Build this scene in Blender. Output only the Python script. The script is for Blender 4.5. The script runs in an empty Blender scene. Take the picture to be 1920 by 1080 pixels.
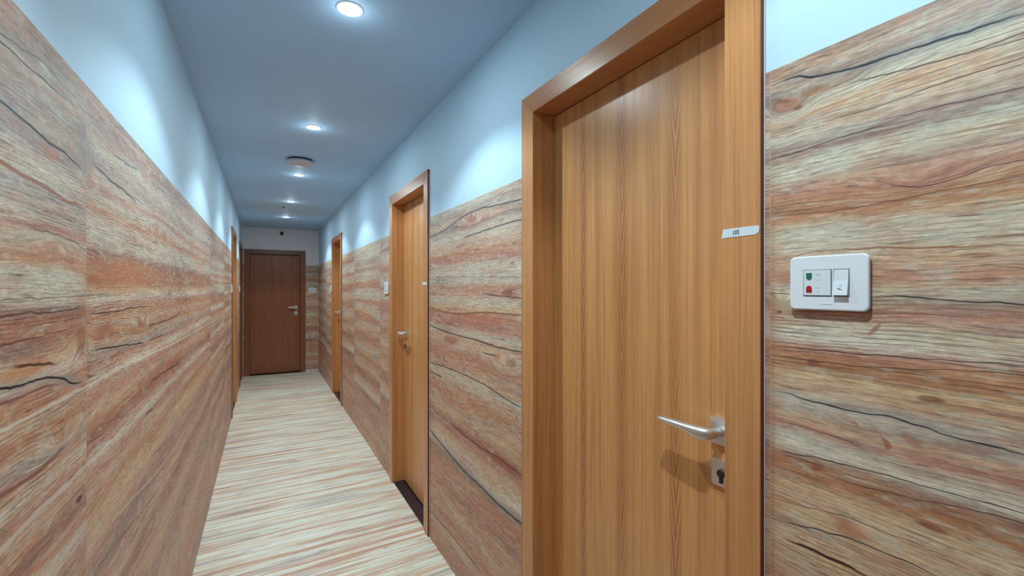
import bpy, bmesh, math, random
from mathutils import Vector, Matrix

# ------------------------------------------------------------------ camera, world, exposure
S = bpy.context.scene
C = S.collection
YAW = math.atan(465.0 / 853.0)
cam_d = bpy.data.cameras.new('camera'); cam_d.sensor_width = 36.0
cam_d.lens = 36.0 * 853.0 / 1920.0
cam_d.shift_y = 1.5 / 1920.0
cam_d.clip_start = 0.02
cam = bpy.data.objects.new('camera', cam_d); C.objects.link(cam)
cam.location = (0, 0, 1.43); cam.rotation_euler = (math.pi / 2, 0, -YAW)
S.camera = cam

w = bpy.data.worlds.new('world'); S.world = w; w.use_nodes = True
w.node_tree.nodes['Background'].inputs[0].default_value = (0.0, 0.0, 0.0, 1)
w.node_tree.nodes['Background'].inputs[1].default_value = 0.0

S.view_settings.view_transform = 'Standard'
S.view_settings.look = 'None'
S.view_settings.gamma = 1.0
S.view_settings.use_curve_mapping = False
S.view_settings.exposure = 0.14

LAMP_COLOR = (0.76, 0.94, 1.0)
SPILL_WATTS = 23.0                # wide, even light inside the cut-off cone
BEAM_WATTS = 21.0                 # stronger narrow core that falls on the floor
BEAM_HALF_ANGLE = 50.0
GLOW_WATTS = 0.30                 # scattered sideways by the slightly domed lens
DIFFUSE_WATTS = 3.6               # even glow of the frosted lens disc
LAMP_HALF_ANGLE = 62.0
# y position along the corridor and relative output of each recessed downlight
LAMPS = [(0.36, 1.0), (1.72, 1.0), (3.09, 1.0), (4.45, 0.95), (5.85, 0.95), (7.15, 1.0)]

# ------------------------------------------------------------------ corridor dimensions (metres)
XL, XR = -0.316, 0.840            # wall planes
YB, YE = -1.90, 8.60              # back and end walls
ZC = 2.44                         # ceiling
ZT = 1.84                         # top of the wood-look wall tiles
LAMP_X = 0.272


# ------------------------------------------------------------------ node helper
def lin(c):
    return tuple(((v / 255.0) / 12.92 if v / 255.0 <= 0.04045 else ((v / 255.0 + 0.055) / 1.055) ** 2.4) for v in c) + (1.0,)


class G:
    """small expression builder for shader nodes"""
    def __init__(self, name):
        m = bpy.data.materials.new(name); m.use_nodes = True
        self.m = m; self.t = m.node_tree
        self.bsdf = self.t.nodes['Principled BSDF']

    def node(self, kind): return self.t.nodes.new(kind)

    def put(self, sock, v):
        if isinstance(v, bpy.types.NodeSocket): self.t.links.new(v, sock)
        elif isinstance(v, (tuple, list)) and len(v) == 3 and sock.type == 'RGBA': sock.default_value = tuple(v) + (1.0,)
        else: sock.default_value = v

    def op(self, o, a, b=0.0, c=None, clamp=False):
        n = self.node('ShaderNodeMath'); n.operation = o; n.use_clamp = clamp
        self.put(n.inputs[0], a); self.put(n.inputs[1], b)
        if c is not None: self.put(n.inputs[2], c)
        return n.outputs[0]

    def add(self, a, b): return self.op('ADD', a, b)
    def sub(self, a, b): return self.op('SUBTRACT', a, b)
    def mul(self, a, b): return self.op('MULTIPLY', a, b)
    def mad(self, a, b, c): return self.op('MULTIPLY_ADD', a, b, c)
    def absv(self, a): return self.op('ABSOLUTE', a)

    def coords(self):
        n = self.node('ShaderNodeTexCoord'); s = self.node('ShaderNodeSeparateXYZ')
        self.t.links.new(n.outputs['Object'], s.inputs[0])
        return s.outputs[0], s.outputs[1], s.outputs[2]

    def vec(self, x, y, z=0.0):
        n = self.node('ShaderNodeCombineXYZ')
        self.put(n.inputs[0], x); self.put(n.inputs[1], y); self.put(n.inputs[2], z)
        return n.outputs[0]

    def noise(self, v, detail=2.0, rough=0.5, dist=0.0):
        n = self.node('ShaderNodeTexNoise'); n.inputs['Scale'].default_value = 1.0
        self.put(n.inputs['Vector'], v)
        n.inputs['Detail'].default_value = detail; n.inputs['Roughness'].default_value = rough
        n.inputs['Distortion'].default_value = dist
        return n.outputs[0]

    def step(self, a, lo, hi, out0=0.0, out1=1.0):
        n = self.node('ShaderNodeMapRange'); n.interpolation_type = 'SMOOTHSTEP'
        self.put(n.inputs[0], a)
        n.inputs[1].default_value = lo; n.inputs[2].default_value = hi
        n.inputs[3].default_value = out0; n.inputs[4].default_value = out1
        return n.outputs[0]

    def ramp(self, f, stops):
        n = self.node('ShaderNodeValToRGB'); self.put(n.inputs[0], f)
        e = n.color_ramp.elements
        while len(e) < len(stops): e.new(0.5)
        for i, (p, c) in enumerate(sorted(stops)):
            e[i].position = p; e[i].color = lin(c)
        return n.outputs[0]

    def mix(self, f, a, b, blend='MIX'):
        n = self.node('ShaderNodeMix'); n.data_type = 'RGBA'; n.blend_type = blend
        self.put(n.inputs[0], f); self.put(n.inputs[6], a); self.put(n.inputs[7], b)
        return n.outputs[2]

    def curve(self, f, pts):
        n = self.node('ShaderNodeFloatCurve'); self.put(n.inputs[1], f)
        cv = n.mapping.curves[0].points
        while len(cv) < len(pts): cv.new(0.5, 0.5)
        for p, (x, y) in zip(cv, pts): p.location = (x, y)
        n.mapping.update()
        return n.outputs[0]

    def gauss(self, u, v, uc, vc, a, b):
        du = self.mul(self.sub(u, uc), 1.0 / a); dv = self.mul(self.sub(v, vc), 1.0 / b)
        r2 = self.add(self.mul(du, du), self.mul(dv, dv))
        return self.op('POWER', 2.71828, self.mul(r2, -1.0))

    def finish(self, col, rough=0.4, spec=0.5, bump=None, bump_d=0.002, metal=0.0):
        self.put(self.bsdf.inputs['Base Color'], col)
        self.put(self.bsdf.inputs['Roughness'], rough)
        self.bsdf.inputs['Specular IOR Level'].default_value = spec
        self.bsdf.inputs['Metallic'].default_value = metal
        if bump is not None:
            b = self.node('ShaderNodeBump'); b.inputs['Strength'].default_value = 0.35
            b.inputs['Distance'].default_value = bump_d
            self.put(b.inputs['Height'], bump)
            self.t.links.new(b.outputs[0], self.bsdf.inputs['Normal'])
        return self.m


def plain(name, c, rough=0.5, metal=0.0, spec=0.5, var=0.04, scale=30.0):
    g = G(name); x, y, z = g.coords()
    n = g.noise(g.vec(g.mul(x, scale), g.mul(y, scale), g.mul(z, scale)), 3)
    k = g.mad(n, 2 * var, 1.0 - var)
    return g.finish(g.mix(1.0, lin(c), g.vec(k, k, k), 'MULTIPLY'), rough, spec, None, 0.001, metal)


# palette of the printed wood tiles (albedo)
LG = (206, 200, 180); TN = (206, 174, 148); OB = (190, 134, 98); PB = (188, 134, 118); DB = (136, 90, 74)
GL = (168, 158, 152); YT = (216, 186, 146); WH = (224, 216, 198); GR = (152, 138, 124); PG = (150, 124, 116)


def tile_material(name, axis, u0, pitch, stops, bumps=(), cracks=(), patches=(), seed=0.0, soft_c=(202, 156, 130), tone=1.02, joint=0.5):
    """printed wood-look wall tile: colour bands over height, grain, knots and cracks"""
    g = G(name); x, y, z = g.coords()
    u = (x, y)[axis]; v = z
    idx = g.op('FLOOR', g.mul(g.sub(u, u0), 1.0 / pitch))
    off = g.mad(idx, 3.713, seed)
    n1 = g.sub(g.noise(g.vec(g.mad(u, 1.5, off), g.mul(v, 3.2), seed), 2), 0.5)
    n2 = g.sub(g.noise(g.vec(g.mad(u, 6.0, off), g.mul(v, 15.0), seed + 3), 3), 0.5)
    F = g.mad(n1, 0.018, g.mad(n2, 0.009, v))
    for (uc, vc, a, b, amp) in bumps:
        F = g.mad(g.gauss(u, v, uc, vc, a, b), amp, F)
    # every tile further along carries the same print shifted a little
    shift = g.mul(g.op('SINE', g.mul(g.op('MAXIMUM', g.sub(g.absv(g.sub(idx, 0.5)), 0.5), 0.0), 2.3)), 0.16)
    Fb = g.add(F, shift)
    st = sorted(stops); cols = []
    for k in range(0, len(st), 28):
        ch = st[k:k + 29]
        lo, hi = ch[0][0], ch[-1][0]
        f = g.mul(g.sub(Fb, lo), 1.0 / max(hi - lo, 1e-4))
        cols.append((lo, g.ramp(f, [((p - lo) / (hi - lo), c) for p, c in ch])))
    col = cols[0][1]
    for lo, c in cols[1:]:
        col = g.mix(g.op('GREATER_THAN', Fb, lo), col, c)
    soft = g.noise(g.vec(g.mad(u, 3.2, off), g.mul(F, 20.0), seed + 5), 4, 0.6)
    col = g.mix(g.step(soft, 0.36, 0.66, 0.06, 0.50), col, lin(soft_c))
    # broad blotches of warmer and paler wood
    blot = g.noise(g.vec(g.mad(u, 2.3, off), g.mul(F, 11.0), seed + 7), 3, 0.55)
    col = g.mix(g.step(blot, 0.50, 0.74, 0, 0.40), col, lin((178, 118, 92)))
    col = g.mix(g.step(blot, 0.46, 0.28, 0, 0.28), col, lin((214, 208, 182)))
    grey = g.noise(g.vec(g.mad(u, 1.6, off), g.mul(F, 16.0), seed + 13), 3, 0.55)
    col = g.mix(g.step(grey, 0.55, 0.74, 0, 0.60), col, lin((140, 128, 126)))
    # streaks that run with the grain
    s1 = g.noise(g.vec(g.mad(u, 2.2, off), g.mul(F, 46.0), seed + 17), 4, 0.6)
    col = g.mix(g.step(s1, 0.52, 0.76, 0, 0.52), col, lin((124, 78, 64)))
    col = g.mix(g.step(s1, 0.46, 0.26, 0, 0.42), col, lin((226, 216, 190)))
    s2 = g.noise(g.vec(g.mad(u, 12.0, off), g.mul(F, 125.0), seed + 19), 4, 0.65)
    col = g.mix(g.step(s2, 0.52, 0.74, 0, 0.60), col, lin((112, 76, 66)))
    col = g.mix(g.step(s2, 0.47, 0.28, 0, 0.45), col, lin((226, 218, 196)))
    # growth rings, strongest around the knots
    ph = g.mad(n2, 3.0, g.mul(F, 135.0))
    ring = g.op('SINE', g.mul(ph, 6.2832))
    rmask = g.step(g.noise(g.vec(g.mad(u, 1.4, off), g.mul(F, 5.0), seed + 23), 2), 0.42, 0.66)
    rmask = g.mul(rmask, g.step(g.noise(g.vec(g.mad(u, 14.0, off), g.mul(F, 60.0), seed + 2), 2), 0.35, 0.6))
    col = g.mix(g.mul(g.mul(g.step(ring, 0.45, 0.98), rmask), 0.50), col, lin((110, 66, 54)))
    # fine pores
    fine = g.noise(g.vec(g.mad(u, 24.0, off), g.mul(F, 320.0), seed + 29), 3, 0.65)
    k = g.mad(g.sub(fine, 0.5), 1.25, 1.0)
    col = g.mix(1.0, col, g.vec(k, k, k), 'MULTIPLY')
    fl = g.noise(g.vec(g.mad(u, 22.0, off), g.mul(F, 150.0), seed + 31), 2)
    col = g.mix(g.step(fl, 0.66, 0.76, 0, 0.55), col, lin((92, 58, 50)))
    # sharp dark grain lines, close together
    gp = g.mad(g.noise(g.vec(g.mad(u, 2.0, off), g.mul(F, 14.0), seed + 61), 3), 3.0, g.mul(F, 150.0))
    gs = g.step(g.op('SINE', g.mul(gp, 6.2832)), 0.55, 0.97)
    gm_ = g.step(g.noise(g.vec(g.mad(u, 7.0, off), g.mul(F, 100.0), seed + 63), 3, 0.6), 0.42, 0.60)
    gz = g.step(g.noise(g.vec(g.mad(u, 1.8, off), g.mul(F, 7.0), seed + 67), 2), 0.36, 0.60, 0.15, 1.0)
    col = g.mix(g.mul(g.mul(gs, gm_), g.mul(gz, 0.80)), col, lin((88, 56, 54)))
    # mottling across the grain
    mo = g.noise(g.vec(g.mad(u, 16.0, off), g.mul(F, 40.0), seed + 71), 4, 0.65)
    col = g.mix(g.step(mo, 0.52, 0.70, 0, 0.42), col, lin((176, 122, 104)))
    col = g.mix(g.step(mo, 0.48, 0.32, 0, 0.40), col, lin((200, 204, 188)))
    sm2 = g.noise(g.vec(g.mad(u, 60.0, off), g.mul(F, 210.0), seed + 73), 3, 0.7)
    k2 = g.mad(g.sub(sm2, 0.5), 0.9, 1.0)
    col = g.mix(1.0, col, g.vec(k2, k2, k2), 'MULTIPLY')
    # ink density of the print
    gn = g.node('ShaderNodeGamma'); g.put(gn.inputs[0], col); gn.inputs[1].default_value = tone; col = gn.outputs[0]
    # colour patches (knots, stains in the print)
    for (uc, vc, a, b, c, s) in patches:
        gm = g.gauss(g.mad(n2, 0.10, u), g.mad(n1, 0.05, v), uc, vc, a, b)
        col = g.mix(g.mul(g.step(gm, 0.12, 0.75), s), col, lin(c))
    # random hairline splits
    r1 = g.noise(g.vec(g.mad(u, 1.1, off), g.mul(F, 12.0), seed + 41), 2, 0.4)
    split = g.step(g.absv(g.sub(r1, 0.5)), 0.0, 0.006, 1.0, 0.0)
    sm = g.step(g.noise(g.vec(g.mad(u, 2.4, off), g.mul(F, 7.0), seed + 47), 2), 0.56, 0.64)
    col = g.mix(g.mul(g.mul(split, sm), 0.75), col, lin((60, 42, 40)))
    # individual splits: (points along the wall, half width, colour, strength, grey halo)
    wob = g.mad(g.sub(g.noise(g.vec(g.mul(u, 22.0), g.mul(v, 6.0), seed + 51), 3), 0.5), 0.010, v)
    wvar = g.mad(g.noise(g.vec(g.mul(u, 13.0), g.mul(v, 3.0), seed + 53), 2), 1.5, 0.25)
    hts = []
    for (pts, hw, c, s, halo) in cracks:
        pts = sorted(pts)
        ulo, uhi = pts[0][0], pts[-1][0]
        vs = [p[1] for p in pts]; vlo, vhi = min(vs) - 0.02, max(vs) + 0.02
        cv = g.curve(g.mul(g.sub(u, ulo), 1.0 / (uhi - ulo)),
                     [((a - ulo) / (uhi - ulo), (b - vlo) / (vhi - vlo)) for a, b in pts])
        d = g.absv(g.sub(wob, g.mad(cv, vhi - vlo, vlo)))
        e = min(0.08, 0.25 * (uhi - ulo))
        inr = g.mul(g.step(u, ulo - 0.002, ulo + e), g.step(u, uhi - e, uhi + 0.002, 1, 0))
        if halo:
            col = g.mix(g.mul(g.step(d, 0.0, hw * 7, 1, 0), g.mul(inr, halo)), col, lin((150, 146, 142)))
        mk = g.mul(g.step(g.op('DIVIDE', d, wvar), hw * 0.5, hw * 1.15, 1, 0), inr)
        col = g.mix(g.mul(mk, s), col, lin(c))
        hts.append(mk)
    # joints between tiles
    fr = g.op('FRACT', g.mul(g.sub(u, u0), 1.0 / pitch))
    jd = g.mul(g.op('MINIMUM', fr, g.sub(1.0, fr)), pitch)
    jm = g.step(jd, 0.0004, 0.0018, 1, 0)
    col = g.mix(g.mul(jm, joint), col, lin((205, 190, 170)))
    edge = g.step(jd, 0.002, 0.035, 1, 0)
    col = g.mix(g.mul(edge, 0.16), col, lin((175, 130, 105)))
    rough = g.mad(fine, 0.25, 0.34)
    return g.finish(col, rough, 0.45, fine, 0.0008)


K = (34, 28, 30)      # black split
RB = (92, 46, 36)     # red-brown split
left_stops = [(1.84, GR), (1.80, PG), (1.775, GL), (1.74, LG), (1.70, GL), (1.67, LG), (1.645, PB), (1.625, LG), (1.60, OB), (1.575, LG),
              (1.53, LG), (1.512, PG), (1.498, (170, 116, 94)), (1.470, (172, 114, 84)), (1.447, (178, 124, 98)), (1.428, YT), (1.41, WH), (1.39, PB), (1.365, OB), (1.345, TN), (1.32, OB),
              (1.302, TN), (1.284, GL), (1.265, PB), (1.252, TN), (1.237, WH), (1.222, TN), (1.20, PB), (1.175, TN), (1.155, OB), (1.13, (150, 96, 80)),
              (1.10, PB), (1.075, WH), (1.045, PB), (1.01, TN), (0.975, OB), (0.94, YT), (0.90, TN), (0.87, PB), (0.82, PG), (0.79, PB), (0.74, TN),
              (0.70, (146, 92, 78)), (0.64, PB), (0.60, TN), (0.55, PB), (0.50, PG), (0.44, PB), (0.38, TN), (0.30, PB), (0.22, OB), (0.15, PB), (0.08, PG), (0.0, PB)]
left_cracks = [
    ([(0.78, 1.765), (0.873, 1.766), (0.952, 1.767), (1.051, 1.771), (1.12, 1.770)], 0.0022, K, 0.85, 0.35),
    ([(0.78, 1.776), (0.918, 1.781), (0.998, 1.796), (1.10, 1.794)], 0.0015, K, 0.7, 0.2),
    ([(0.78, 1.690), (0.922, 1.682), (0.974, 1.679), (1.04, 1.673), (1.098, 1.675), (1.15, 1.668), (1.215, 1.664)], 0.0028, K, 0.95, 0.35),
    ([(0.78, 1.606), (0.952, 1.598), (1.051, 1.593), (1.123, 1.589), (1.222, 1.603)], 0.0038, (150, 92, 60), 0.85, 0.0),
    ([(1.23, 1.693), (1.292, 1.689), (1.399, 1.682), (1.492, 1.681), (1.65, 1.668)], 0.0026, K, 0.9, 0.3),
    ([(1.378, 1.749), (1.507, 1.755), (1.662, 1.767)], 0.0022, K, 0.8, 0.2),
    ([(1.80, 1.765), (2.05, 1.776)], 0.0022, K, 0.7, 0.2),
    ([(0.93, 1.52), (1.136, 1.519), (1.21, 1.501)], 0.0018, RB, 0.7, 0.0),
    ([(0.78, 1.413), (0.998, 1.415), (1.208, 1.416), (1.5, 1.414)], 0.0010, K, 0.6, 0.2),
    ([(0.78, 1.386), (0.952, 1.393), (1.062, 1.39), (1.215, 1.397)], 0.0018, RB, 0.85, 0.0),
    ([(1.225, 1.377), (1.349, 1.376), (1.589, 1.378), (1.80, 1.376)], 0.0019, (64, 36, 30), 0.9, 0.1),
    ([(0.78, 1.351), (0.952, 1.353), (1.051, 1.355), (1.16, 1.357)], 0.0013, RB, 0.8, 0.0),
    ([(0.89, 1.319), (0.943, 1.316), (0.979, 1.311), (1.08, 1.300)], 0.0030, (70, 34, 26), 0.95, 0.0),
    ([(0.78, 1.298), (0.93, 1.289), (0.998, 1.285), (1.067, 1.277), (1.103, 1.268), (1.128, 1.257), (1.164, 1.249), (1.222, 1.250)], 0.0023, (22, 20, 26), 1.0, 0.55),
    ([(0.78, 1.275), (0.93, 1.271), (1.023, 1.269), (1.11, 1.256)], 0.0030, (110, 74, 62), 0.7, 0.0),
    ([(1.225, 1.303), (1.292, 1.3), (1.435, 1.289), (1.75, 1.268)], 0.0023, K, 0.92, 0.4),
    ([(1.75, 1.316), (2.07, 1.314), (2.42, 1.329)], 0.0026, (60, 40, 40), 0.8, 0.1),
    ([(1.75, 1.268), (2.13, 1.266)], 0.0022, (60, 40, 40), 0.7, 0.1),
    ([(0.70, 1.237), (0.998, 1.235), (1.208, 1.234), (1.458, 1.233), (1.75, 1.226), (2.413, 1.212), (5.686, 1.2)], 0.0038, (226, 216, 200), 0.60, 0.0),
    ([(0.78, 1.223), (1.208, 1.222), (1.458, 1.221), (1.75, 1.214)], 0.0010, (110, 90, 86), 0.6, 0.0),
    ([(1.76, 1.139), (2.0, 1.132), (2.40, 1.116)], 0.0040, (104, 56, 46), 0.8, 0.0),
    ([(1.73, 1.047), (1.85, 1.046)], 0.0040, (74, 40, 38), 0.9, 0.0),
    ([(0.78, 1.165), (0.952, 1.142), (1.051, 1.142), (1.13, 1.156)], 0.0050, (112, 66, 54), 0.75, 0.0),
    ([(1.20, 1.12), (1.33, 1.107)], 0.0015, K, 0.8, 0.0),
    ([(1.75, 0.905), (2.25, 0.852)], 0.0022, (70, 48, 44), 0.7, 0.0),
    ([(1.257, 0.834), (1.458, 0.809), (1.842, 0.762), (2.215, 0.735), (2.80, 0.690)], 0.0024, (80, 60, 58), 0.65, 0.0),
    ([(1.30, 0.70), (1.60, 0.665), (2.0, 0.64), (2.6, 0.60)], 0.0040, (206, 186, 162), 0.6, 0.0),
    ([(1.24, 0.90), (1.50, 0.87), (2.0, 0.81), (2.6, 0.79)], 0.0050, (206, 186, 158), 0.6, 0.0),
    ([(0.86, 0.999), (0.952, 0.997), (1.051, 0.983), (1.20, 0.983)], 0.0070, (186, 106, 62), 0.55, 0.0),
    ([(0.78, 1.065), (0.952, 1.076), (1.11, 1.074), (1.257, 1.074), (1.45, 1.072)], 0.0060, (220, 214, 200), 0.55, 0.0),
]
left_bumps = [(1.19, 1.325, 0.05, 0.032, -0.030), (1.37, 1.487, 0.09, 0.018, 0.020), (1.05, 1.51, 0.10, 0.018, -0.016),
              (1.69, 1.323, 0.08, 0.022, 0.030), (1.17, 1.02, 0.05, 0.012, 0.020), (1.10, 1.16, 0.10, 0.02, 0.025), (1.9, 0.93, 0.2, 0.03, 0.03), (2.0, 1.65, 0.3, 0.03, -0.03)]
left_patches = [(1.18, 1.325, 0.032, 0.030, (150, 92, 62), 0.75), (1.17, 1.02, 0.012, 0.006, (70, 40, 34), 0.95), (1.21, 1.70, 0.05, 0.05, (140, 130, 128), 0.55),
                (1.05, 1.66, 0.05, 0.016, (176, 112, 82), 0.6), (1.68, 1.323, 0.06, 0.013, (150, 88, 66), 0.6), (1.33, 1.33, 0.08, 0.016, (168, 98, 70), 0.55),
                (1.50, 1.46, 0.30, 0.05, (190, 122, 82), 0.55), (0.95, 1.30, 0.10, 0.012, (196, 120, 70), 0.6), (1.12, 1.265, 0.05, 0.010, (150, 138, 132), 0.7),
                (1.24, 1.46, 0.03, 0.008, (176, 92, 66), 0.6), (2.05, 1.14, 0.3, 0.03, (176, 106, 84), 0.5)]

near_stops = [(1.846, GR), (1.82, PG), (1.80, GL), (1.785, (140, 134, 126)), (1.762, LG), (1.742, TN), (1.70, LG), (1.685, GL), (1.668, PG), (1.652, LG), (1.635, LG),
              (1.605, PB), (1.575, (156, 100, 76)), (1.555, OB), (1.535, LG), (1.50, LG), (1.48, TN), (1.45, PB), (1.43, LG), (1.41, PG), (1.39, PB), (1.365, LG),
              (1.345, WH), (1.328, PB), (1.312, OB), (1.296, (150, 92, 64)), (1.28, YT), (1.25, TN), (1.236, WH), (1.216, GL), (1.20, TN), (1.182, PB), (1.164, LG),
              (1.147, WH), (1.132, PG), (1.116, OB), (1.10, (158, 96, 66)), (1.08, YT), (1.05, TN), (1.032, YT), (1.0, TN), (0.97, YT), (0.93, TN), (0.88, OB), (0.83, LG), (0.78, PB), (0.5, TN), (0.3, PB), (0.0, OB)]
near_cracks = [
    ([(0.535, 1.806), (0.491, 1.813), (0.442, 1.797), (0.384, 1.788), (0.321, 1.784), (0.268, 1.781), (0.15, 1.770)], 0.0022, (26, 34, 44), 0.95, 0.35),
    ([(0.41, 1.768), (0.345, 1.76), (0.293, 1.754), (0.253, 1.751), (0.15, 1.753)], 0.0013, (70, 46, 44), 0.85, 0.0),
    ([(0.540, 1.671), (0.458, 1.676), (0.384, 1.681), (0.30, 1.682)], 0.0013, (80, 50, 48), 0.8, 0.0),
    ([(0.45, 1.714), (0.352, 1.714), (0.293, 1.718), (0.243, 1.721), (0.15, 1.717)], 0.0008, K, 0.8, 0.0),
    ([(0.36, 1.690), (0.28, 1.688), (0.20, 1.684), (0.15, 1.683)], 0.0012, (86, 62, 62), 0.8, 0.0),
    ([(0.36, 1.612), (0.304, 1.580), (0.272, 1.580), (0.22, 1.591), (0.15, 1.590)], 0.0010, (78, 44, 40), 0.8, 0.0),
    ([(0.540, 1.570), (0.42, 1.562), (0.333, 1.563), (0.293, 1.567), (0.15, 1.573)], 0.0010, (86, 50, 44), 0.7, 0.0),
    ([(0.540, 1.478), (0.486, 1.486), (0.446, 1.494), (0.408, 1.495), (0.313, 1.491), (0.15, 1.482)], 0.0016, (150, 92, 64), 0.8, 0.0),
    ([(0.37, 1.417), (0.336, 1.417), (0.313, 1.419), (0.254, 1.414), (0.15, 1.407)], 0.0014, K, 0.9, 0.2),
    ([(0.53, 1.421), (0.47, 1.421)], 0.0009, K, 0.9, 0.0),
    ([(0.540, 1.321), (0.42, 1.325), (0.345, 1.326), (0.293, 1.329), (0.15, 1.336)], 0.0010, (40, 26, 28), 0.9, 0.1),
    ([(0.540, 1.307), (0.352, 1.307), (0.243, 1.319), (0.15, 1.322)], 0.0008, (60, 36, 32), 0.8, 0.0),
    ([(0.540, 1.240), (0.478, 1.239), (0.442, 1.234), (0.384, 1.231), (0.327, 1.234), (0.293, 1.23), (0.268, 1.224), (0.238, 1.224), (0.15, 1.222)], 0.0013, K, 0.95, 0.5),
    ([(0.540, 1.124), (0.42, 1.139), (0.352, 1.143), (0.293, 1.145), (0.243, 1.147), (0.15, 1.147)], 0.0010, (40, 26, 28), 0.9, 0.1),
    ([(0.42, 1.112), (0.321, 1.12), (0.253, 1.131), (0.15, 1.136)], 0.0009, (70, 38, 32), 0.85, 0.0),
    ([(0.540, 1.035), (0.458, 1.046), (0.384, 1.057), (0.313, 1.057), (0.20, 1.058)], 0.0008, (50, 36, 34), 0.8, 0.0),
    ([(0.540, 1.000), (0.5, 1.003), (0.42, 1.018), (0.377, 1.024), (0.333, 1.025), (0.24, 1.021)], 0.0012, K, 0.95, 0.2),
    ([(0.50, 0.970), (0.45, 0.975), (0.412, 0.976), (0.35, 0.972)], 0.0028, (74, 28, 18), 1.0, 0.0),
]
near_bumps = [(0.490, 1.756, 0.045, 0.022, 0.030), (0.40, 1.765, 0.07, 0.02, 0.012), (0.494, 1.407, 0.025, 0.014, 0.018), (0.30, 1.585, 0.09, 0.02, 0.018), (0.36, 1.20, 0.08, 0.02, 0.010)]
near_patches = [(0.500, 1.758, 0.024, 0.016, (172, 112, 84), 0.65), (0.486, 1.745, 0.010, 0.005, (124, 66, 54), 0.7), (0.505, 1.768, 0.008, 0.006, (124, 66, 54), 0.6), (0.45, 1.765, 0.03, 0.006, (168, 106, 76), 0.6),
                (0.495, 1.407, 0.018, 0.014, (176, 160, 132), 0.75), (0.505, 1.392, 0.006, 0.003, (80, 46, 36), 0.9), (0.505, 1.232, 0.022, 0.010, (196, 192, 178), 0.8),
                (0.30, 1.205, 0.012, 0.010, (150, 96, 80), 0.6), (0.345, 1.19, 0.006, 0.010, (150, 84, 60), 0.7), (0.345, 1.372, 0.006, 0.010, (150, 84, 60), 0.7),
                (0.385, 1.035, 0.03, 0.014, (176, 104, 74), 0.6), (0.523, 1.2, 0.02, 0.4, (190, 124, 82), 0.28), (0.44, 1.12, 0.012, 0.008, (130, 62, 44), 0.6),
                (0.44, 1.305, 0.012, 0.008, (130, 62, 44), 0.6), (0.29, 1.09, 0.02, 0.005, (120, 60, 44), 0.7), (0.29, 1.275, 0.02, 0.005, (120, 60, 44), 0.7)]

mid_stops = [(1.84, LG), (1.79, GL), (1.755, TN), (1.735, PG), (1.69, LG), (1.62, TN), (1.60, OB), (1.57, PB), (1.53, LG), (1.46, LG), (1.434, PB), (1.40, TN), (1.37, LG), (1.34, YT),
             (1.315, OB), (1.292, PB), (1.25, PB), (1.222, LG), (1.198, YT), (1.16, TN), (1.12, PB), (1.08, OB), (1.04, TN), (1.015, YT), (0.99, LG), (0.95, TN), (0.90, OB), (0.85, TN), (0.81, YT),
             (0.745, (160, 98, 78)), (0.70, PB), (0.66, YT), (0.60, WH), (0.56, (128, 104, 94)), (0.52, OB), (0.45, PB), (0.38, OB), (0.30, TN), (0.22, OB), (0.15, TN), (0.08, PB), (0.0, OB)]
mid_cracks = [
    ([(2.56, 1.722), (2.254, 1.744), (1.983, 1.78), (1.80, 1.783)], 0.0050, (90, 84, 84), 0.85, 0.2),
    ([(1.88, 1.789), (1.651, 1.772), (1.42, 1.761)], 0.0026, K, 0.9, 0.3),
    ([(2.05, 1.672), (1.74, 1.684), (1.42, 1.689)], 0.0026, K, 0.9, 0.3),
    ([(2.56, 1.499), (1.909, 1.485), (1.42, 1.471)], 0.0016, (110, 90, 82), 0.7, 0.0),
    ([(1.82, 1.41), (1.651, 1.401), (1.42, 1.395)], 0.0030, (84, 50, 44), 0.8, 0.1),
    ([(2.56, 1.336), (2.185, 1.306), (1.74, 1.329), (1.42, 1.33)], 0.0035, (110, 64, 54), 0.7, 0.0),
    ([(2.56, 1.228), (2.215, 1.203), (1.873, 1.199), (1.632, 1.192), (1.42, 1.197)], 0.0040, (66, 50, 48), 0.85, 0.3),
    ([(2.56, 1.004), (2.049, 1.021), (1.772, 1.014), (1.632, 0.999), (1.42, 0.986)], 0.0024, K, 0.95, 0.3),
    ([(2.54, 0.957), (2.30, 0.956)], 0.0040, K, 0.9, 0.0),
    ([(1.82, 1.152), (1.64, 1.154)], 0.0026, (60, 40, 36), 0.9, 0.0),
    ([(2.56, 0.625), (2.286, 0.59), (1.99, 0.562), (1.821, 0.559), (1.632, 0.552), (1.42, 0.564)], 0.0060, (58, 48, 50), 0.9, 0.5),
    ([(2.2, 0.741), (1.821, 0.732), (1.632, 0.741), (1.42, 0.737)], 0.0055, (112, 54, 44), 0.8, 0.0),
    ([(2.56, 0.153), (2.254, 0.173), (1.8, 0.184)], 0.0040, (70, 46, 44), 0.8, 0.0),
]
mid_bumps = [(1.92, 1.743, 0.10, 0.03, 0.035), (1.60, 1.12, 0.15, 0.04, 0.05), (2.1, 0.85, 0.2, 0.05, 0.05), (1.57, 1.408, 0.08, 0.02, 0.02), (1.72, 0.60, 0.15, 0.035, 0.04), (3.9, 1.2, 0.25, 0.06, 0.05)]
mid_patches = [(1.92, 1.743, 0.05, 0.018, (176, 108, 82), 0.7), (1.57, 1.408, 0.05, 0.015, (130, 72, 58), 0.7), (1.60, 0.74, 0.14, 0.02, (150, 72, 56), 0.65), (2.2, 1.17, 0.10, 0.02, (160, 86, 66), 0.6),
               (1.85, 1.29, 0.35, 0.03, (182, 108, 82), 0.5), (1.55, 1.14, 0.05, 0.02, (120, 76, 66), 0.5)]

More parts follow.
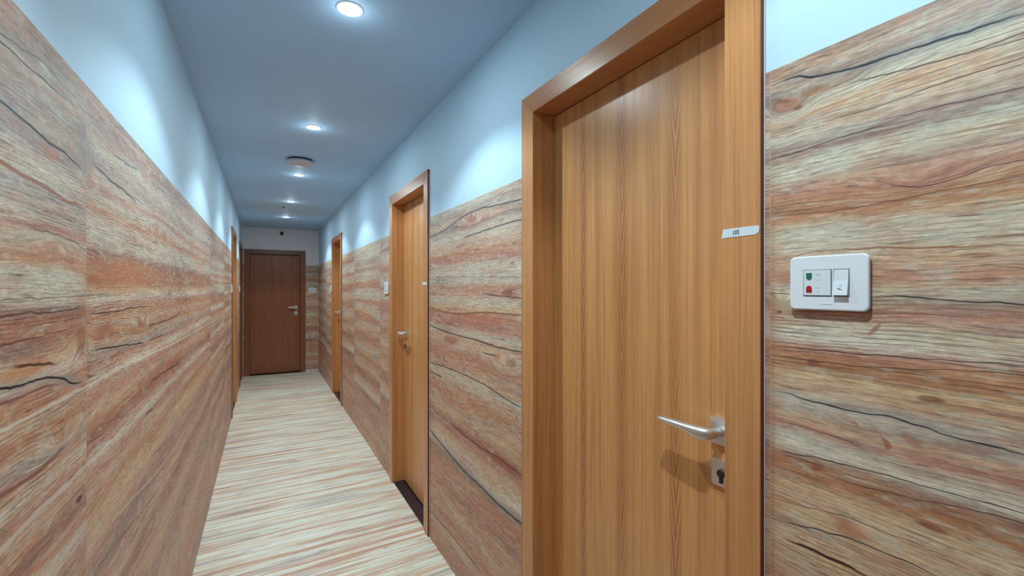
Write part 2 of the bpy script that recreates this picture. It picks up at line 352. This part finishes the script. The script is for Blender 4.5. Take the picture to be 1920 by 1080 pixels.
M_tile_left = tile_material('left wall wood tiles', 1, 1.215, 1.21, left_stops, left_bumps, left_cracks, left_patches, 1.0, joint=0.55)
M_tile_near = tile_material('near right wall wood tiles', 1, -0.69, 1.21, near_stops, near_bumps, near_cracks, near_patches, 5.0, (212, 168, 124), 1.02, 0.3)
M_tile_mid = tile_material('right wall wood tiles', 1, 1.38, 1.21, mid_stops, mid_bumps, mid_cracks, mid_patches, 9.0, joint=0.3)
M_tile_end = tile_material('end wall wood tiles', 0, -0.35, 1.21, mid_stops, (), [([(0.62, 0.78), (0.70, 0.775), (0.85, 0.78)], 0.006, K, 0.6, 0.2)],
                           [(0.80, 0.60, 0.02, 0.012, (50, 30, 30), 0.9)], 14.0, joint=0.3)


def floor_material():
    g = G('floor wood stripe tiles'); x, y, z = g.coords()
    n0 = g.sub(g.noise(g.vec(g.mul(x, 1.5), g.mul(y, 2.5), 4.0), 2), 0.5)
    F = g.add(g.mad(x, -0.035, y), g.mul(n0, 0.035))
    tile = g.op('FLOOR', g.mul(g.add(y, 0.1), 1.0 / 0.6))
    off = g.mul(tile, 1.37)
    a = g.noise(g.vec(g.mad(x, 0.55, off), g.mul(F, 12.0), 1.0), 5, 0.66)
    col = g.ramp(a, [(0.28, (176, 128, 108)), (0.38, (206, 168, 142)), (0.44, (224, 214, 192)), (0.49, (228, 232, 220)), (0.53, (222, 206, 178)), (0.58, (204, 162, 136)), (0.64, (218, 202, 182)), (0.72, (176, 134, 116))])
    b = g.noise(g.vec(g.mad(x, 1.0, off), g.mul(F, 34.0), 5.0), 4, 0.6)
    col = g.mix(g.step(b, 0.53, 0.68, 0, 0.62), col, lin((182, 126, 104)))
    col = g.mix(g.step(b, 0.46, 0.30, 0, 0.70), col, lin((240, 238, 224)))
    gy = g.noise(g.vec(g.mad(x, 1.3, off), g.mul(F, 17.0), 8.0), 3, 0.6)
    col = g.mix(g.step(gy, 0.54, 0.68, 0, 0.60), col, lin((154, 142, 146)))
    c2 = g.noise(g.vec(g.mad(x, 3.0, off), g.mul(F, 110.0), 9.0), 3, 0.6)
    k = g.mad(g.sub(c2, 0.5), 0.8, 0.97)
    col = g.mix(1.0, col, g.vec(k, k, k), 'MULTIPLY')
    r = g.noise(g.vec(g.mad(x, 2.2, off), g.mul(F, 34.0), 21.0), 3, 0.5)
    sp = g.mul(g.step(g.absv(g.sub(r, 0.5)), 0.0, 0.022, 1, 0), g.step(g.noise(g.vec(g.mad(x, 4.0, off), g.mul(F, 12.0), 25.0), 2), 0.54, 0.66))
    col = g.mix(g.mul(sp, 0.75), col, lin((104, 78, 76)))
    rough = g.mad(c2, 0.2, 0.36)
    return g.finish(col, rough, 0.45, c2, 0.0006)


def plaster(name, c, rough=0.6):
    g = G(name); x, y, z = g.coords()
    n = g.noise(g.vec(g.mul(x, 2.5), g.mul(y, 2.5), g.mul(z, 2.5)), 3)
    f = g.noise(g.vec(g.mul(x, 160), g.mul(y, 160), g.mul(z, 160)), 2)
    k = g.mad(n, 0.06, 0.97)
    return g.finish(g.mix(1.0, lin(c), g.vec(k, k, k), 'MULTIPLY'), rough, 0.3, f, 0.0004)


M_floor = floor_material()
M_wall = plaster('pale blue-white wall paint', (190, 219, 238))
M_endwall = plaster('grey-white end wall paint', (230, 228, 234))
M_ceil = plaster('ceiling paint', (172, 204, 234))


def veneer(name, vertical=True, base=(204, 148, 92), red=(186, 118, 72), chev=(), seed=0.0, dark=1.0):
    """laminate door veneer with straight grain; chev = x positions of cathedral figures"""
    g = G(name); x, y, z = g.coords()
    if vertical: a, l = (g.mad(y, 0.9, x) if not chev else x), z
    else: a, l = g.mad(y, 0.9, z), x
    w1 = g.sub(g.noise(g.vec(g.mul(a, 5), g.mul(l, 0.9), seed), 2), 0.5)
    A = g.mad(w1, 0.02, a)
    b = g.noise(g.vec(g.mul(A, 16), g.mul(l, 0.35), seed + 2), 3, 0.6)
    def m(c): return tuple(v * dark for v in c)
    col = g.ramp(b, [(0.22, m(red)), (0.42, m(base)), (0.50, m(tuple(min(255, v * 1.05) for v in base))), (0.58, m(base)), (0.80, m(red))])
    c1 = g.noise(g.vec(g.mul(A, 95), g.mul(l, 0.9), seed + 4), 3, 0.6)
    col = g.mix(g.step(c1, 0.48, 0.74, 0, 0.26), col, lin(m((146, 82, 50))))
    c2 = g.noise(g.vec(g.mul(A, 240), g.mul(l, 1.6), seed + 5), 2, 0.6)
    col = g.mix(g.step(c2, 0.50, 0.72, 0, 0.45), col, lin(m((150, 86, 54))))
    f = g.noise(g.vec(g.mul(A, 420), g.mul(l, 7.0), seed + 6), 2, 0.6)
    k = g.mad(g.sub(f, 0.5), 0.36, 1.0)
    col = g.mix(1.0, col, g.vec(k, k, k), 'MULTIPLY')
    for (xc, wd) in chev:
        d = g.absv(g.sub(a, xc))
        ph = g.add(g.mul(l, 11.0), g.mul(d, -95.0))
        ph = g.mad(g.noise(g.vec(g.mul(a, 12), g.mul(l, 2.0), seed + 8), 2), 2.2, ph)
        ln = g.step(g.op('SINE', g.mul(ph, 6.2832)), 0.35, 1.0)
        mk = g.mul(g.step(d, wd * 0.5, wd * 1.5, 1, 0), g.step(g.noise(g.vec(xc * 9, g.mul(l, 1.6), seed + 10), 2), 0.26, 0.46))
        col = g.mix(g.mul(g.mul(ln, mk), 0.75), col, lin(m((128, 66, 36))))
        col = g.mix(g.step(d, 0.004, wd * 2.2, 0.25, 0), col, lin(m((160, 88, 50))))
    return g.finish(col, g.mad(c1, 0.14, 0.25), 0.5, f, 0.0003)


M_leaf1 = veneer('near door veneer', True, chev=((0.432, 0.016), (0.629, 0.014), (0.25, 0.012)), seed=3.0)
M_leaf = veneer('door veneer', True, chev=((0.30, 0.012), (0.58, 0.012)), seed=7.0)
M_leaf_end = veneer('end door veneer', True, base=(166, 100, 64), red=(142, 80, 54), chev=((0.4, 0.012),), seed=17.0, dark=0.86)
M_post = veneer('door frame veneer upright', True, base=(198, 140, 88), red=(176, 110, 68), seed=11.0)
M_head = veneer('door frame veneer across', False, base=(180, 122, 78), red=(162, 98, 64), seed=13.0)
M_post_end = veneer('end door frame veneer upright', True, base=(158, 96, 58), red=(140, 78, 48), seed=19.0, dark=0.85)
M_head_end = veneer('end door frame veneer across', False, base=(146, 90, 56), red=(130, 74, 46), seed=19.0, dark=0.80)
M_edge = plain('dark brown edge band', (92, 44, 34), 0.5)
M_seal = plain('white sealant', (214, 206, 208), 0.5)
M_steel = plain('brushed steel', (222, 222, 220), 0.44, 1.0, var=0.06, scale=200)
M_dark = plain('dark metal', (30, 28, 30), 0.5)
M_granite = plain('dark granite', (40, 34, 46), 0.18, var=0.5, scale=120)
M_plastic = plain('white switch plastic', (226, 230, 236), 0.35, var=0.01)
M_plastic2 = plain('white rocker plastic', (218, 226, 230), 0.35, var=0.01)
M_groove = plain('grey groove', (112, 116, 126), 0.6)
M_green = plain('green lens', (22, 112, 84), 0.3)
M_red = plain('red lens', (176, 22, 34), 0.3)
M_mark = plain('grey print', (198, 210, 220), 0.5)
M_mark_dark = plain('dark print', (96, 104, 116), 0.5)
M_tape = plain('white paper tape', (212, 222, 226), 0.6, var=0.03)
M_ink = plain('black ink', (16, 20, 34), 0.6)
M_trim = plain('white lamp trim', (232, 234, 236), 0.4)
M_fit = plain('pale grey fitting plastic', (196, 190, 200), 0.5)
M_fitdark = plain('dark gap', (60, 58, 70), 0.7)
gl = G('lit lamp lens')
gl.bsdf.inputs['Emission Color'].default_value = (0.9, 0.97, 1.0, 1)
gl.bsdf.inputs['Emission Strength'].default_value = 16.0
M_lens = gl.finish(lin((240, 245, 250)), 0.4)


# ------------------------------------------------------------------ mesh helpers
def link(name, me, mats, parent=None):
    o = bpy.data.objects.new(name, me); C.objects.link(o)
    for m in (mats if isinstance(mats, (list, tuple)) else [mats]): me.materials.append(m)
    if parent: o.parent = parent
    return o


def obj(name, bm, mats, parent=None, smooth=False):
    me = bpy.data.meshes.new(name)
    bmesh.ops.recalc_face_normals(bm, faces=bm.faces)
    bm.to_mesh(me); bm.free()
    if smooth:
        for p in me.polygons: p.use_smooth = True
    return link(name, me, mats, parent)


def tag(o, label, cat, group=None, kind=None):
    o['label'] = label; o['category'] = cat
    if group: o['group'] = group
    if kind: o['kind'] = kind
    return o


def empty(name, loc, rz=0.0):
    o = bpy.data.objects.new(name, None); C.objects.link(o)
    o.location = loc; o.rotation_euler = (0, 0, rz); o.empty_display_size = 0.05
    return o


def box(bm, x0, x1, y0, y1, z0, z1, mat=0, bevel=0.0):
    r = bmesh.ops.create_cube(bm, size=1.0)
    vs = r['verts']
    for v in vs:
        v.co = Vector((x0 + (v.co.x + .5) * (x1 - x0), y0 + (v.co.y + .5) * (y1 - y0), z0 + (v.co.z + .5) * (z1 - z0)))
    fs = {f for v in vs for f in v.link_faces}
    for f in fs: f.material_index = mat
    if bevel:
        bmesh.ops.bevel(bm, geom=list({e for v in vs for e in v.link_edges}), offset=bevel, segments=2, affect='EDGES', profile=0.6)
    return vs


def prism(bm, poly, y0, y1, bevel=0.0):
    """polygon in the x-z plane extruded over y"""
    a = [bm.verts.new((p[0], y0, p[1])) for p in poly]; b = [bm.verts.new((p[0], y1, p[1])) for p in poly]
    n = len(poly); fs = [bm.faces.new(a), bm.faces.new(b[::-1])]
    for i in range(n): fs.append(bm.faces.new((a[i], b[i], b[(i + 1) % n], a[(i + 1) % n])))
    if bevel:
        bmesh.ops.bevel(bm, geom=list({e for f in fs for e in f.edges}), offset=bevel, segments=2, affect='EDGES')


def rrect(w, h, r, n=6):
    out = []
    for cx, cz, a0 in ((w / 2 - r, h / 2 - r, 0), (-w / 2 + r, h / 2 - r, 90), (-w / 2 + r, -h / 2 + r, 180), (w / 2 - r, -h / 2 + r, 270)):
        for i in range(n + 1):
            a = math.radians(a0 + 90.0 * i / n); out.append((cx + r * math.cos(a), cz + r * math.sin(a)))
    return out


def loft(bm, rings, cap=True):
    vr = [[bm.verts.new(p) for p in r] for r in rings]; n = len(vr[0])
    for a, b in zip(vr, vr[1:]):
        for i in range(n): bm.faces.new((a[i], a[(i + 1) % n], b[(i + 1) % n], b[i]))
    if cap:
        bm.faces.new(vr[0][::-1]); bm.faces.new(vr[-1])


def lathe(bm, prof, n=40, axis='z', cap=True):
    rings = []
    for r, h in prof:
        ring = []
        for i in range(n):
            a = 2 * math.pi * i / n
            ring.append((r * math.cos(a), r * math.sin(a), h) if axis == 'z' else (r * math.cos(a), h, r * math.sin(a)))
        rings.append(ring)
    loft(bm, rings, cap)


# ------------------------------------------------------------------ doors' positions (used by the walls)
DW, DH, CAS, REC = 0.910, 2.120, 0.077, 0.076
RIGHT_DOORS = [0.533, 2.536, 5.87]        # nearest edge (y) of each frame on the right wall
LEFT_DOORS = [5.87, 7.68]                 # on the left wall
END_DOOR_X = -0.283

# ------------------------------------------------------------------ setting: floor, ceiling, walls
bm = bmesh.new(); box(bm, XL, XR, YB, YE, -0.10, 0.0)
tag(obj('floor', bm, M_floor), 'corridor floor of pale wood-look tiles striped across the passage', 'floor', kind='structure')
bm = bmesh.new(); box(bm, XL - 0.2, XR + 0.2, YB - 0.2, YE + 0.2, ZC, ZC + 0.12)
tag(obj('ceiling', bm, M_ceil), 'smooth painted corridor ceiling carrying a row of downlights', 'ceiling', kind='structure')


def side_wall(name, xin, sgn, doors, tile_mats, label):
    """wall along y with door openings; tiles below, paint above"""
    bm = bmesh.new(); T = 0.2
    def seg(y0, y1, z0, z1, mat, proud=0.0):
        a, b = xin - sgn * proud, xin + sgn * T
        box(bm, min(a, b), max(a, b), y0, y1, z0, z1, mat)
    ys = YB - 0.2; k = 1
    spans = []
    for d in sorted(doors):
        spans.append((ys, d + 0.004)); ys = d + DW - 0.004
        seg(d + 0.004, d + DW - 0.004, DH - 0.004, ZC, 0)
    spans.append((ys, YE + 0.2))
    for i, (a, b) in enumerate(spans):
        if b <= a: continue
        seg(a, b, ZT, ZC, 0)
        seg(a, b, -0.1, ZT, 1 + min(i, len(tile_mats) - 1), 0.002)
    return tag(obj(name, bm, [M_wall] + tile_mats), label, 'wall', kind='structure')


side_wall('wall_right', XR, 1, RIGHT_DOORS, [M_tile_near, M_tile_mid], 'right corridor wall, wood-look tiles below pale paint, with three doors')
side_wall('wall_left', XL, -1, LEFT_DOORS, [M_tile_left], 'left corridor wall, wood-look tiles below pale paint')
bm = bmesh.new()
box(bm, XL, END_DOOR_X + 0.004, YE, YE + 0.2, -0.1, ZT, 1)
box(bm, XL, END_DOOR_X + 0.004, YE, YE + 0.2, ZT, ZC, 0)
box(bm, END_DOOR_X + 0.004, END_DOOR_X + DW - 0.004, YE, YE + 0.2, DH - 0.044, ZC, 0)
box(bm, END_DOOR_X + DW - 0.004, XR, YE - 0.002, YE + 0.2, -0.1, ZT, 1)
box(bm, END_DOOR_X + DW - 0.004, XR, YE, YE + 0.2, ZT, ZC, 0)
tag(obj('wall_end', bm, [M_endwall, M_tile_end]), 'grey end wall of the corridor around the dark door', 'wall', kind='structure')
bm = bmesh.new()
box(bm, XL, XR, YB - 0.2, YB, -0.1, ZT, 1); box(bm, XL, XR, YB - 0.2, YB, ZT, ZC, 0)
tag(obj('wall_back', bm, [M_wall, M_tile_end]), 'corridor wall behind the camera', 'wall', kind='structure')
bm = bmesh.new(); box(bm, END_DOOR_X + DW + 0.002, XR - 0.003, YE - 0.008, YE - 0.002, 0.0, 0.035)
tag(obj('pale_strip_end', bm, M_seal), 'low pale strip at the foot of the end wall', 'pale_strip', kind='structure')  # plain narrow pale band along the wall foot


# ------------------------------------------------------------------ doors
def sweep_handle(direction):
    """lever: round neck out of the door, then a flat tapering blade to one side"""
    path = [(0, 0.0), (0, -0.018), (0, -0.030), (0.003, -0.040), (0.012, -0.049), (0.026, -0.053), (0.045, -0.054), (0.08, -0.054), (0.118, -0.053), (0.134, -0.052), (0.137, -0.052)]
    wide = [0.0105, 0.0105, 0.0115, 0.0130, 0.0140, 0.0135, 0.0125, 0.0120, 0.0115, 0.0105, 0.0070]
    thin = [0.0105, 0.0105, 0.0115, 0.0135, 0.0145, 0.0130, 0.0102, 0.0075, 0.0055, 0.0042, 0.0026]
    drop = [0, 0, 0, 0, 0, 0.001, 0.003, 0.005, 0.006, 0.0065, 0.0065]
    bm = bmesh.new(); rings = []; n = 20
    for i, (px, py) in enumerate(path):
        a = path[max(i - 1, 0)]; b = path[min(i + 1, len(path) - 1)]
        t = Vector((b[0] - a[0], b[1] - a[1], 0)).normalized(); nv = Vector((-t.y, t.x, 0))
        p = 2.0 if i < 4 else 3.0
        ring = []
        for k in range(n):
            th = 2 * math.pi * k / n; ct, st = math.cos(th), math.sin(th)
            cx = math.copysign(abs(ct) ** (2 / p), ct) * wide[i]; cz = math.copysign(abs(st) ** (2 / p), st) * thin[i]
            q = Vector((px, py, drop[i])) + nv * cx + Vector((0, 0, cz))
            ring.append((q.x * direction, q.y, q.z))
        rings.append(ring)
    loft(bm, rings)
    return bm


def make_door(n, origin, rz, label, handle_side, mats, H=DH, handle=True):
    """local frame: x across the opening, y into the wall, z up; origin at the frame's left foot as seen from the corridor"""
    post_m, head_m, leaf_m = mats
    r = empty('door_%d' % n, origin, rz)
    tag(r, label, 'door', kind='structure')
    W = DW; h = CAS - 0.007
    f0, f1 = -0.012, 0.150
    bm = bmesh.new(); prism(bm, [(0, 0), (CAS, 0), (CAS, H - h), (0, H)], f0, f1, 0.0012); obj('frame_post', bm, post_m, r)
    bm = bmesh.new(); prism(bm, [(W - CAS, 0), (W, 0), (W, H), (W - CAS, H - h)], f0, f1, 0.0012); obj('frame_post', bm, post_m, r)
    bm = bmesh.new(); prism(bm, [(CAS, H - h), (W - CAS, H - h), (W, H), (0, H)], f0, f1, 0.0012); obj('frame_head', bm, head_m, r)
    for x0, x1 in ((-0.0016, -0.0001), (W + 0.0001, W + 0.0016)):
        bm = bmesh.new(); box(bm, x0, x1, f0 + 0.0005, -0.0022, 0.0, H); obj('edge_strip', bm, M_edge, r)
    for x0, x1 in ((-0.0036, -0.0018), (W + 0.0018, W + 0.0036)):
        bm = bmesh.new(); box(bm, x0, x1, -0.0040, -0.0021, 0.0, H - 0.02, bevel=0.0006); obj('sealant_line', bm, M_seal, r)
    bm = bmesh.new(); box(bm, CAS + 0.003, W - CAS - 0.003, REC, REC + 0.035, 0.012, H - h - 0.003, bevel=0.001)
    obj('door_leaf', bm, leaf_m, r)
    bm = bmesh.new(); box(bm, CAS, W - CAS, -0.0005 if n != 9 else 0, 0.150, -0.03, 0.003); obj('threshold', bm, M_granite, r)
    if handle:
        hx = (W - CAS - 0.068) if handle_side == 'R' else (CAS + 0.068)
        d = -1 if handle_side == 'R' else 1
        hz = 1.106
        hd = obj('door_handle', sweep_handle(d), M_steel, r, True); hd.location = (hx, REC - 0.004, hz)
        bm = bmesh.new(); prism(bm, rrect(0.052, 0.060, 0.004), -0.0055, 0.004, 0.0012)
        obj('handle_rose', bm, M_steel, hd)
        bm = bmesh.new(); prism(bm, rrect(0.052, 0.060, 0.004), -0.0065, 0.0, 0.0012)
        lk = obj('lock_plate', bm, M_steel, r); lk.location = (hx, REC, hz - 0.095)
        bm = bmesh.new(); lathe(bm, [(0.0095, -0.001), (0.0095, -0.010), (0.0085, -0.0112), (0.0, -0.0112)], 24, 'y')
        obj('lock_cylinder', bm, M_dark, lk, False)
        bm = bmesh.new(); box(bm, -0.004, 0.004, -0.0095, -0.002, -0.022, -0.006, bevel=0.001)
        obj('lock_cylinder', bm, M_dark, lk)
    return r


HP = math.pi / 2
stdm = (M_post, M_head, M_leaf)
make_door(1, (XR, RIGHT_DOORS[0] + DW, 0), -HP, 'large nearest wooden door, marked 101, with steel lever handle on right wall', 'R', (M_post, M_head, M_leaf1))
make_door(2, (XR, RIGHT_DOORS[1] + DW, 0), -HP, 'second wooden door along the right wall with a white tape strip on its frame', 'L', stdm)
make_door(3, (XR, RIGHT_DOORS[2] + DW, 0), -HP, 'farthest wooden door on the right wall, near the end of the corridor', 'L', stdm)
make_door(4, (END_DOOR_X, YE, 0), 0.0, 'dark brown wooden door closing the far end of the corridor', 'R', (M_post_end, M_head_end, M_leaf_end), H=2.08)
make_door(5, (XL, LEFT_DOORS[0], 0), HP, 'nearer of two wooden doors far down the left wall', 'L', stdm)
make_door(6, (XL, LEFT_DOORS[1], 0), HP, 'wooden door on the left wall right beside the end wall', 'L', (M_post_end, M_head_end, M_leaf_end))


# ------------------------------------------------------------------ switch plates
def make_switch(loc, rz, label):
    r = empty('switch_plate', loc, rz)
    tag(r, label, 'switch', 'white bell switch plates beside the doors')
    W, H = 0.1215, 0.0925
    bm = bmesh.new()
    rings = []
    for (sc, y, rr) in ((-0.006, 0.0, 0.006), (-0.006, -0.004, 0.006), (0.0, -0.0042, 0.009), (0.0, -0.0085, 0.009), (-0.0006, -0.0098, 0.0088), (-0.0022, -0.0105, 0.0078)):
        rings.append([(p[0], y, p[1]) for p in rrect(W + 2 * sc, H + 2 * sc, rr)])
    loft(bm, rings)
    obj('face_plate', bm, M_plastic, r)
    f = -0.0105
    # indicator module with a green and a red lens
    mx = -0.0145
    bm = bmesh.new(); box(bm, mx - 0.0228, mx + 0.0228, f - 0.0004, f + 0.004, -0.0230, 0.0228); obj('module_groove', bm, M_groove, r)
    bm = bmesh.new(); box(bm, mx - 0.0214, mx + 0.0214, f - 0.0016, f + 0.004, -0.0212, 0.0216, bevel=0.0005)
    im = obj('indicator_module', bm, M_plastic2, r)
    ff = f - 0.0016
    def dome(up):
        w2, hh = 0.0046, 0.0118
        pts = []
        for i in range(13):
            a = math.pi * i / 12
            pts.append((w2 * math.cos(a), hh / 2 - w2 + w2 * math.sin(a)))
        pts += [(-w2, -hh / 2), (w2, -hh / 2)]
        return pts if up else [(x, -z) for x, z in pts]
    for up, zc, m in ((False, 0.0112, M_green), (True, -0.0105, M_red)):
        bm = bmesh.new(); prism(bm, [(x + mx - 0.0125, z + zc) for x, z in dome(up)], ff - 0.0006, ff + 0.001)
        l = obj('indicator_lens', bm, m, im); l['label'] = 'green lens' if m is M_green else 'red lens'
    # small printed pictograms beside the lenses
    bm = bmesh.new()
    for (x0, x1, z0, z1) in ((-0.002, 0.0055, 0.0150, 0.0158), (-0.001, 0.0045, 0.0130, 0.0138), (0.0, 0.0035, 0.0040, 0.0045), (-0.0015, -0.001, 0.0050, 0.0105), (0.0045, 0.0050, 0.0050, 0.0105),
                             (-0.0015, 0.0002, -0.0090, -0.0070), (0.0012, 0.0022, -0.0090, -0.0070), (0.0030, 0.0048, -0.0090, -0.0070), (0.0, 0.0036, -0.0150, -0.0135)):
        box(bm, mx + x0, mx + x1, ff - 0.0003, ff + 0.0005, z0, z1)
    obj('pictogram', bm, M_mark, im)
    # rocker with bell mark
    rx = 0.0225
    bm = bmesh.new(); box(bm, rx - 0.0118, rx + 0.0118, f - 0.0004, f + 0.004, -0.0230, 0.0228); obj('module_groove', bm, M_groove, r)
    bm = bmesh.new()
    prof = [(f + 0.002, 0.0214), (f - 0.0008, 0.0214), (f - 0.0020, 0.004), (f - 0.0066, -0.0205), (f + 0.002, -0.0205)]
    rings = [[(rx + sx * 0.0106, y, z) for y, z in prof] for sx in (-1, 1)]
    loft(bm, rings)
    rk = obj('rocker_switch', bm, M_plastic2, r)
    bm = bmesh.new(); prism(bm, [(rx - 0.0038, -0.0088), (rx - 0.001, -0.0094), (rx + 0.003, -0.0118), (rx + 0.003, -0.0126), (rx - 0.001, -0.0110), (rx - 0.0038, -0.0102)], f - 0.0052, f - 0.002)
    obj('bell_mark', bm, M_mark_dark, rk)
    bm = bmesh.new(); lathe(bm, [(0.0026, 0), (0.0026, -0.0003), (0.0, -0.0003)], 20, 'y', False)
    for v in bm.verts: v.co = Vector((v.co.x + rx, v.co.y + f - 0.0036 + 0.185 * (v.co.z + 0.0005), v.co.z - 0.0045))
    obj('bell_mark', bm, M_mark, rk)
    bm = bmesh.new(); box(bm, -0.010, 0.009, f - 0.0005, f + 0.001, -0.0358, -0.0342, bevel=0.0003); obj('embossed_strip', bm, M_plastic, r)
    return r


def copy_tree(o, parent=None):
    c = o.copy(); C.objects.link(c)
    if parent: c.parent = parent
    for ch in list(o.children): copy_tree(ch, c)
    return c


sw = make_switch((XR - 0.002, 0.4170, 1.440), -HP, 'large white switch plate with green and red lenses beside the nearest door')
for loc, rz, lab in (((XR - 0.002, RIGHT_DOORS[1] + DW + 0.115, 1.435), -HP, 'white switch plate just beyond the second door on the right wall'),
                     ((XR - 0.002, RIGHT_DOORS[2] + DW + 0.115, 1.43), -HP, 'white switch plate beyond the farthest right-hand door'),
                     ((END_DOOR_X + DW + 0.110, YE - 0.002, 1.405), 0.0, 'white switch plate on the end wall right of the dark door'),
                     ((XL + 0.002, LEFT_DOORS[0] - 0.115, 1.43), HP, 'white switch plate on left wall, in front of the nearer left door'),
                     ((XL + 0.002, LEFT_DOORS[1] - 0.115, 1.43), HP, 'white switch plate on left wall between the two left doors')):
    c = copy_tree(sw); c.location = loc; c.rotation_euler = (0, 0, rz); c['label'] = lab


# ------------------------------------------------------------------ tape strips with room numbers
def tape(loc, w, h, tilt, label, fold=True):
    r = empty('number_tape', loc, -HP); r.rotation_euler = (0, tilt, -HP)
    tag(r, label, 'label', 'white tape strips on the door frames')
    bm = bmesh.new()
    pts = [(-w / 2 - 0.0015, -h / 2), (w / 2 - 0.006, -h / 2 + 0.0005), (w / 2, -h / 2 + 0.005), (w / 2 + 0.002, h / 2 - 0.003), (w / 2 - 0.004, h / 2), (-w / 2 + 0.0025, h / 2)]
    prism(bm, pts, -0.0006, 0.0)
    obj('paper_strip', bm, M_tape, r)
    return r


CX = XR - 0.0122
t1 = tape((CX, 0.5755, 1.5425), 0.079, 0.0178, 0.0, 'white tape strip handwritten 101 on the nearest door frame')
bm = bmesh.new()
dx = -0.0085
prism(bm, [(dx - 0.0056, -0.0050), (dx - 0.0042, -0.0050), (dx - 0.0040, 0.0045), (dx - 0.0052, 0.0046)], -0.0009, -0.0005)
prism(bm, [(dx + 0.0058, -0.0046), (dx + 0.0074, -0.0046), (dx + 0.0064, 0.0056), (dx + 0.0048, 0.0056)], -0.0009, -0.0005)
N = 24
ring = lambda a, b: [(dx + 0.0008 + a * math.cos(2 * math.pi * i / N), 0.0002 + b * math.sin(2 * math.pi * i / N)) for i in range(N)]
o_, i_ = ring(0.0027, 0.0043), ring(0.0013, 0.0026)
vo = [bm.verts.new((p[0], -0.0009, p[1])) for p in o_]; vi = [bm.verts.new((p[0], -0.0009, p[1])) for p in i_]
vo2 = [bm.verts.new((p[0], -0.0005, p[1])) for p in o_]; vi2 = [bm.verts.new((p[0], -0.0005, p[1])) for p in i_]
for i in range(N):
    j = (i + 1) % N
    bm.faces.new((vo[i], vo[j], vi[j], vi[i])); bm.faces.new((vo[i], vo2[i], vo2[j], vo[j])); bm.faces.new((vi[i], vi[j], vi2[j], vi2[i]))
obj('handwritten_number', bm, M_ink, t1)
tape((CX, 2.590, 1.461), 0.078, 0.0175, 0.0, 'white tape strip on the frame of the second right-hand door')
tape((CX, 5.905, 1.452), 0.045, 0.0170, 0.0, 'tiny white tape strip on the farthest right-hand door frame')


# ------------------------------------------------------------------ downlights
def downlight(y, k, label):
    r = empty('downlight', (LAMP_X, y, ZC))
    tag(r, label, 'ceiling light', 'recessed downlights in a row along the ceiling')
    bm = bmesh.new(); lathe(bm, [(0.036, -0.0005), (0.0365, -0.0030), (0.040, -0.0045), (0.046, -0.0038), (0.048, -0.0008), (0.048, 0.001), (0.036, 0.001)], 48, cap=False)
    obj('trim_ring', bm, M_trim, r, True)
    bm = bmesh.new(); lathe(bm, [(0.0362, -0.0008), (0.030, -0.0022), (0.015, -0.0030), (0.0, -0.0032)], 40, cap=False)
    obj('lens', bm, M_lens, r, True)
    for nm, wt, ha, bl in (('lamp_spill', SPILL_WATTS, LAMP_HALF_ANGLE, 0.32), ('lamp_beam', BEAM_WATTS, BEAM_HALF_ANGLE, 1.0)):
        ld = bpy.data.lights.new(nm, 'SPOT'); ld.energy = wt * k; ld.color = LAMP_COLOR
        ld.spot_size = math.radians(2 * ha); ld.spot_blend = bl; ld.shadow_soft_size = 0.013
        lo = bpy.data.objects.new(nm, ld); C.objects.link(lo); lo.parent = r; lo.location = (0, 0, -0.030)
    ld = bpy.data.lights.new('lamp_disc', 'AREA'); ld.shape = 'DISK'; ld.size = 0.05; ld.energy = DIFFUSE_WATTS * k; ld.color = LAMP_COLOR
    lo = bpy.data.objects.new('lamp_disc', ld); C.objects.link(lo); lo.parent = r; lo.location = (0, 0, -0.012)
    ld = bpy.data.lights.new('lamp_glow', 'POINT'); ld.energy = GLOW_WATTS * k; ld.color = LAMP_COLOR; ld.shadow_soft_size = 0.03
    lo = bpy.data.objects.new('lamp_glow', ld); C.objects.link(lo); lo.parent = r; lo.location = (0, 0, -0.060)
    return r


names = ['downlight just above the nearest door, out of frame', 'largest and brightest downlight, nearest in view at the top',
         'second downlight in view, before the round ceiling fitting', 'third downlight in view, just beyond the round ceiling fitting',
         'fourth downlight in view, second from the end wall', 'farthest downlight, closest to the end wall']
for (y, k), nm in zip(LAMPS, names): downlight(y, k, nm)

# round fitting, small sensor and dome camera
r = empty('ceiling_fitting', (0.25, 3.92, ZC)); tag(r, 'round pale grey dome fitting on the ceiling between two downlights', 'ceiling fitting')
bm = bmesh.new(); lathe(bm, [(0.0, 0.0), (0.088, 0.0), (0.088, -0.014), (0.0, -0.014)], 48, cap=False); obj('mounting_base', bm, M_fitdark, r)  # dark base colour paints in the shade of the gap above the dome
bm = bmesh.new(); lathe(bm, [(0.0, -0.0135), (0.096, -0.0135), (0.100, -0.018), (0.098, -0.026), (0.085, -0.036), (0.060, -0.042), (0.03, -0.045), (0.0, -0.046)], 48, cap=False); obj('dome_cover', bm, M_fit, r, True)
r = empty('ceiling_sensor', (0.214, 6.27, ZC)); tag(r, 'tiny dark sensor on the ceiling beyond the fourth downlight', 'sensor')
bm = bmesh.new(); lathe(bm, [(0.0, 0.0), (0.013, 0.0), (0.013, -0.004), (0.008, -0.012), (0.0, -0.014)], 24, cap=False); obj('sensor_body', bm, M_fitdark, r, True)
r = empty('security_camera', (0.262, YE, 2.362)); tag(r, 'small black dome camera high on the end wall', 'security camera')
bm = bmesh.new(); lathe(bm, [(0.0, 0.0), (0.034, 0.0), (0.034, -0.012), (0.029, -0.020), (0.0, -0.022)], 32, 'y', False); obj('mount', bm, M_fit, r, True)
bm = bmesh.new(); lathe(bm, [(0.027, -0.019), (0.027, -0.030), (0.022, -0.044), (0.012, -0.052), (0.0, -0.054)], 32, 'y', False); obj('lens_dome', bm, M_dark, r, True)
